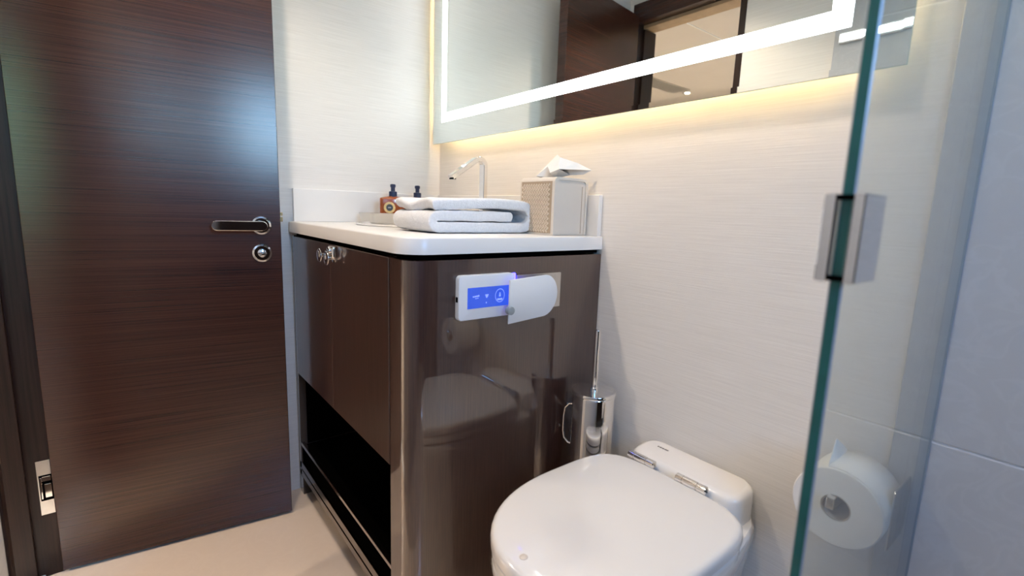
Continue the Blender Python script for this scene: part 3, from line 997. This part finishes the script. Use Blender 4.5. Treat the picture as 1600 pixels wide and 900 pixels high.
lgr = [ledge_ring(0.20, 0.012, -0.10), ledge_ring(bz - 0.02, 0.0, -0.10), ledge_ring(LZ - 0.012, 0.0, -0.088), ledge_ring(LZ + 0.000, 0.001, -0.087)]
for q in (0.3, 0.6, 0.85, 1.0):
    a = q * PI / 2
    lgr.append(ledge_ring(LZ + 0.011 * math.sin(a), 0.001 + 0.014 * (1 - math.cos(a)), -0.087))
lg = loft(lgr)
for v in lg.verts:
    if v.co.z > LZ - 0.002:
        v.co.z -= 0.006 * max(0, min(1, (-0.03 - v.co.y) / 0.06))
tp(obj('rear_ledge', lg, 'porcelain', toi, True))


def hinge(xa):
    hb2 = lathe([(0.0076, 0), (0.0084, 0.0008), (0.0084, 0.014), (0.0070, 0.0145), (0.0070, 0.0165), (0.0084, 0.017), (0.0084, 0.043), (0.0070, 0.0435), (0.0070, 0.0455), (0.0084, 0.046), (0.0084, 0.061), (0.0015, 0.066)], (xa, -0.094, LZ + 0.0035), (1, 0, 0), 20)
    tp(obj('hinge', hb2, 'chrome', toi, True))


hinge(0.9665)
hinge(1.0785)
tp(obj('lid_button', cyl((TXC - 0.005, -0.470, LZ - 0.001), (0, 0, 1), 0.0062, 0.0022, 20, 0.0006), 'leather', toi, True))
lt_ = bmesh.new()
for k, (w_, g_) in enumerate(((0.0032, 0), (0.0040, 0.0052), (0.0042, 0.0110), (0.0036, 0.0170), (0.0034, 0.0216))):
    box(0.991 + g_, 0.991 + g_ + w_, -0.0325, -0.0285, LZ + 0.0105, LZ + 0.01125, bm=lt_)
tp(obj('lettering', lt_, 'grey_mark', toi))

# ------------------------------------------------------------------ toilet brush in a chrome holder hung on the vanity side
BRX, BRY = 0.8485, -0.082
br = tag(empty('toilet_brush', (BRX, BRY, 0.0)), 'polished chrome toilet brush canister with upright handle beside the vanity', 'toilet brush')


def bp_(o):
    o.matrix_parent_inverse = Matrix.Translation((-BRX, -BRY, 0))
    return o


bp_(obj('canister', lathe([(0.046, 0.0), (0.0475, 0.002), (0.0475, 0.506), (0.0465, 0.508)], (BRX, BRY, 0.001), (0, 0, 1), 56), 'chrome', br, True))
bp_(obj('canister_lid', lathe([(0.048, 0.510), (0.0495, 0.5115), (0.0495, 0.5165), (0.0485, 0.518), (0.012, 0.5195)], (BRX, BRY, 0), (0, 0, 1), 56), 'chrome', br, True))
bp_(obj('handle', lathe([(0.0085, 0.518), (0.0085, 0.524), (0.0066, 0.526), (0.0066, 0.655), (0.0060, 0.657), (0.002, 0.6575)], (BRX, BRY, 0), (0, 0, 1), 24), 'chrome', br, True))
bk = bmesh.new()
pts_ = [(VX1 + 0.003, BRY - 0.03 + 0.0, 0.405)]
lp_ = [(0, 0.405), (0, 0.47)]
loop = [(VX1 + 0.012, BRY - 0.018 - 0.014 * math.sin(min(1, k / 4) * PI / 2) * (1 if k < 10 else 1), 0.0) for k in range(3)]
hp_ = arc(0.0, 0.0, 0.012, PI / 2, PI, 6)
path = [(VX1 + 0.0165 - 0.002, BRY - 0.030, 0.0)]
lpts = [(BRX - 0.040, BRY - 0.018, 0.476), (BRX - 0.052, BRY - 0.024, 0.474), (BRX - 0.061, BRY - 0.028, 0.462), (BRX - 0.063, BRY - 0.029, 0.440), (BRX - 0.063, BRY - 0.029, 0.405), (BRX - 0.060, BRY - 0.028, 0.388), (BRX - 0.050, BRY - 0.024, 0.378), (BRX - 0.040, BRY - 0.018, 0.376)]
tube(lpts, 0.0026, 10, bk)
cyl((BRX - 0.062, BRY - 0.010, 0.455), (1, 0, 0), 0.0035, 0.022, 12, 0.0005, bm=bk)
cyl((BRX - 0.062, BRY - 0.010, 0.400), (1, 0, 0), 0.0035, 0.022, 12, 0.0005, bm=bk)
bp_(obj('bracket', bk, 'chrome', br, True))

# ------------------------------------------------------------------ mirror with lit band, warm light behind
MX0, MX1, MZ0, MZ1, MY = 0.030, 1.3292, 1.127, 1.835, -0.045
mir = tag(empty('mirror', ((MX0 + MX1) / 2, -0.02, MZ0)), 'large wall mirror with a white light band inset from its edges', 'mirror')


def mp_(o):
    o.matrix_parent_inverse = Matrix.Translation((-(MX0 + MX1) / 2, 0.02, -MZ0))
    return o


mg = bmesh.new()
bv, dp = 0.010, 0.00024
A_ = [mg.verts.new(p) for p in ((MX0, MY + dp, MZ0), (MX1, MY + dp, MZ0), (MX1, MY + dp, MZ1), (MX0, MY + dp, MZ1))]
B_ = [mg.verts.new(p) for p in ((MX0 + bv, MY, MZ0 + bv), (MX1 - bv, MY, MZ0 + bv), (MX1 - bv, MY, MZ1 - bv), (MX0 + bv, MY, MZ1 - bv))]
C_ = [mg.verts.new((v.co.x, MY + 0.005, v.co.z)) for v in A_]
mg.faces.new(B_)
sides = []
for k in range(4):
    mg.faces.new((A_[k], A_[(k + 1) % 4], B_[(k + 1) % 4], B_[k]))
    sides.append(mg.faces.new((A_[k], A_[(k + 1) % 4], C_[(k + 1) % 4], C_[k])))
sides.append(mg.faces.new(C_))
for f_ in sides:
    f_.material_index = 1
M['mirror_edge'] = plain('pale_green_glass_edge', (0.30, 0.46, 0.42), 0.15, spec=0.8)
mp_(obj('mirror_glass', mg, ['mirror', 'mirror_edge'], mir))
bx0, bx1, bz0, bz1 = 0.088, 1.2565, 1.193, 1.772
bw = 0.0275
lb_ = bmesh.new()
ys = (MY - 0.0006, MY - 0.0001)
box(bx0, bx1, *ys, bz0, bz0 + bw, bm=lb_)
box(bx0, bx1, *ys, bz1 - bw, bz1, bm=lb_)
box(bx0, bx0 + bw, *ys, bz0 + bw, bz1 - bw, bm=lb_)
box(bx1 - bw, bx1, *ys, bz0 + bw, bz1 - bw, bm=lb_)
mp_(obj('light_band', lb_, 'led_white', mir))
mp_(obj('back_frame', box(MX0 + 0.10, MX1 - 0.10, MY + 0.006, -0.0008, MZ0 + 0.085, MZ1 - 0.085), 'steel', mir))
ls = bmesh.new()
e0, e1 = 0.066, 0.072
ya, yb = MY + 0.0055, MY + 0.0090
box(MX0 + e0, MX1 - e0, ya, yb, MZ0 + e0 - 0.006, MZ0 + e0, bm=ls)
box(MX0 + e0, MX1 - e0, ya, yb, MZ1 - e0, MZ1 - e0 + 0.006, bm=ls)
box(MX0 + e0 - 0.006, MX0 + e0, ya, yb, MZ0 + e0, MZ1 - e0, bm=ls)
box(MX1 - e0, MX1 - e0 + 0.006, ya, yb, MZ0 + e0, MZ1 - e0, bm=ls)
mp_(obj('backlight_strip', ls, 'led_warm', mir))

# ------------------------------------------------------------------ shower glass and its hinge
GX, GT, GY = 1.4151, 0.0100, -0.451
GZ0, GZ1 = 0.012, 1.86
gs = tag(empty('shower_screen', (GX, GY / 2, 0)), 'clear glass shower screen with a teal edge standing off the mirror wall', 'shower screen')


def gp_(o):
    o.matrix_parent_inverse = Matrix.Translation((-GX, -GY / 2, 0))
    return o


ar = 0.0013
gg = bmesh.new()
pl_ = [(GX - GT, -0.0045), (GX - GT, GY + ar), (GX - GT + ar, GY), (GX - ar, GY), (GX, GY + ar), (GX, -0.0045)]
va = [gg.verts.new((x, y, GZ0)) for x, y in pl_]
vb = [gg.verts.new((x, y, GZ1)) for x, y in pl_]
for k, mi in enumerate((0, 2, 1, 2, 0, 1)):
    f_ = gg.faces.new((va[k], va[(k + 1) % 6], vb[(k + 1) % 6], vb[k]))
    f_.material_index = mi
for vv in (va, vb):
    gg.faces.new(vv).material_index = 1
gp_(obj('glass_panel', gg, ['glass', 'glass_edge', 'glass_arris'], gs))
gp_(obj('seal', box(GX - GT - 0.0008, GX + 0.0012, -0.0062, -0.0042, 0.004, GZ1), 'silicone', gs))
gp_(obj('bottom_channel', box(GX - GT - 0.004, GX + 0.004, GY, -0.0065, 0.0, 0.0118, 0.001, 1), 'steel', gs))
HZ0, HZ1 = 0.8655, 0.9345
hg = gp_(obj('hinge', box(GX - GT - 0.0095, GX - GT - 0.0005, GY - 0.005, GY + 0.045, HZ0, HZ1, 0.0008, 1), 'chrome', gs))
hg['label'] = 'chrome glass hinge clamped on the screen edge'
obj('hinge_plate', box(GX + 0.0005, GX + 0.0085, GY - 0.005, GY + 0.045, HZ0, HZ1, 0.0008, 1), 'chrome', hg)
obj('hinge_shade', box(GX - GT - 0.0004, GX + 0.0004, GY - 0.0042, GY - 0.0002, HZ0 + 0.001, HZ0 + 0.005), 'matt_black', hg)  # black strips paint the shade at the hinge's top and bottom
obj('hinge_shade', box(GX - GT - 0.0004, GX + 0.0004, GY - 0.0042, GY - 0.0002, HZ1 - 0.005, HZ1 - 0.001), 'matt_black', hg)

# ------------------------------------------------------------------ paper roll on a wall holder behind the glass
RXC, RZC, RY0, RY1, RR = 1.3415, 0.5015, -0.108, -0.020, 0.0585
hold = tag(empty('paper_holder', (RXC, -0.05, RZC)), 'metal paper holder with a square post on the wall behind the glass', 'paper holder')


def hp2(o):
    o.matrix_parent_inverse = Matrix.Translation((-RXC, 0.05, -RZC))
    return o


hp2(obj('post', box(RXC - 0.0105, RXC + 0.0005, RY0 - 0.010, -0.0005, RZC - 0.0005, RZC + 0.0175, 0.0012, 1), 'chrome', hold))
hp2(obj('wall_flange', box(RXC - 0.020, RXC + 0.020, -0.006, -0.0004, RZC - 0.018, RZC + 0.022, 0.001, 1), 'steel', hold))
hp2(obj('side_plate', box(1.3985, 1.4015, -0.080, -0.0055, RZC - 0.046, RZC + 0.044, 0.0008, 1), 'steel', hold))
hp2(obj('side_arm', box(RXC + 0.018, 1.3995, -0.0115, -0.0060, RZC - 0.012, RZC + 0.012, 0.0008, 1), 'steel', hold))
roll = tag(empty('toilet_roll', (RXC, (RY0 + RY1) / 2, RZC)), 'white toilet paper roll with a pointed folded end behind the glass', 'toilet paper')


def rp(o):
    o.matrix_parent_inverse = Matrix.Translation((-RXC, -(RY0 + RY1) / 2, -RZC))
    return o


rl = bmesh.new()
sg = 72
rim = 0.0195
pr_ = [(rim, RY0), (RR - 0.0015, RY0), (RR, RY0 + 0.0015), (RR, RY1 - 0.0015), (RR - 0.0015, RY1), (rim, RY1)]
vv = [[rl.verts.new((RXC + r * math.cos(2 * PI * k / sg), y, RZC + r * math.sin(2 * PI * k / sg))) for k in range(sg)] for r, y in pr_]
for a, c in zip(vv, vv[1:] + vv[:1]):
    for k in range(sg):
        rl.faces.new((a[k], a[(k + 1) % sg], c[(k + 1) % sg], c[k]))
rp(obj('paper', rl, 'paper', roll, True))
co = bmesh.new()
pr_ = [(rim - 0.0005, RY0 + 0.0008), (rim - 0.002, RY0 + 0.0008), (rim - 0.002, RY1 - 0.001), (rim - 0.0005, RY1 - 0.001)]
vv = [[co.verts.new((RXC + r * math.cos(2 * PI * k / 40), y, RZC + r * math.sin(2 * PI * k / 40))) for k in range(40)] for r, y in pr_]
for a, c in zip(vv, vv[1:] + vv[:1]):
    for k in range(40):
        co.faces.new((a[k], a[(k + 1) % 40], c[(k + 1) % 40], c[k]))
rp(obj('core', co, 'card', roll, True))
# loose sheet lying on the roll, its end folded to a point standing up at the top left
sh_ = bmesh.new()
rw = []
for k in range(15):
    a = math.radians(10 + 96 * k / 14)
    r = RR + 0.0012
    rw.append((r * math.cos(a), r * math.sin(a), 1.0))
for k in range(1, 7):
    a = math.radians(106)
    q = k / 6
    rw.append(((RR + 0.0012) * math.cos(a) - 0.004 * q + 0.000, (RR + 0.0012) * math.sin(a) + 0.031 * q, 1.0 - 0.95 * q))
rws = []
for x, z, w_ in rw:
    yc_ = RY0 + 0.036 if w_ < 1 else (RY0 + RY1) / 2
    hw_ = (RY1 - RY0) / 2 - 0.002
    l_ = yc_ * (1 - w_) + (RY0 + 0.002) * w_ if w_ < 1 else RY0 + 0.002
    r_ = yc_ * (1 - w_) + (RY1 - 0.002) * w_ if w_ < 1 else RY1 - 0.002
    rws.append((sh_.verts.new((RXC + x, l_, RZC + z)), sh_.verts.new((RXC + x, (l_ + r_) / 2, RZC + z)), sh_.verts.new((RXC + x, r_, RZC + z))))
for a, c in zip(rws, rws[1:]):
    for k in (0, 1):
        sh_.faces.new((a[k], a[k + 1], c[k + 1], c[k]))
so = rp(obj('folded_end', sh_, 'paper', roll, True))
md = so.modifiers.new('thick', 'SOLIDIFY')
md.thickness = 0.0008

# ------------------------------------------------------------------ lit shower niche on the doorway wall, seen in the mirror's corner
ni = tag(empty('wall_light', (1.0, DOORWALL + 0.004, 1.5)), 'slim white linear light on the shower tiles, seen in the mirror corner', 'light')
nb_ = obj('housing', box(-0.125, 0.30, 0.0, 0.010, -0.016, 0.016, 0.002, 1), 'frame_white', ni)
obj('diffuser', box(-0.12, 0.295, 0.0098, 0.012, -0.010, 0.010), 'led_white', ni)

bpy.context.view_layer.update()
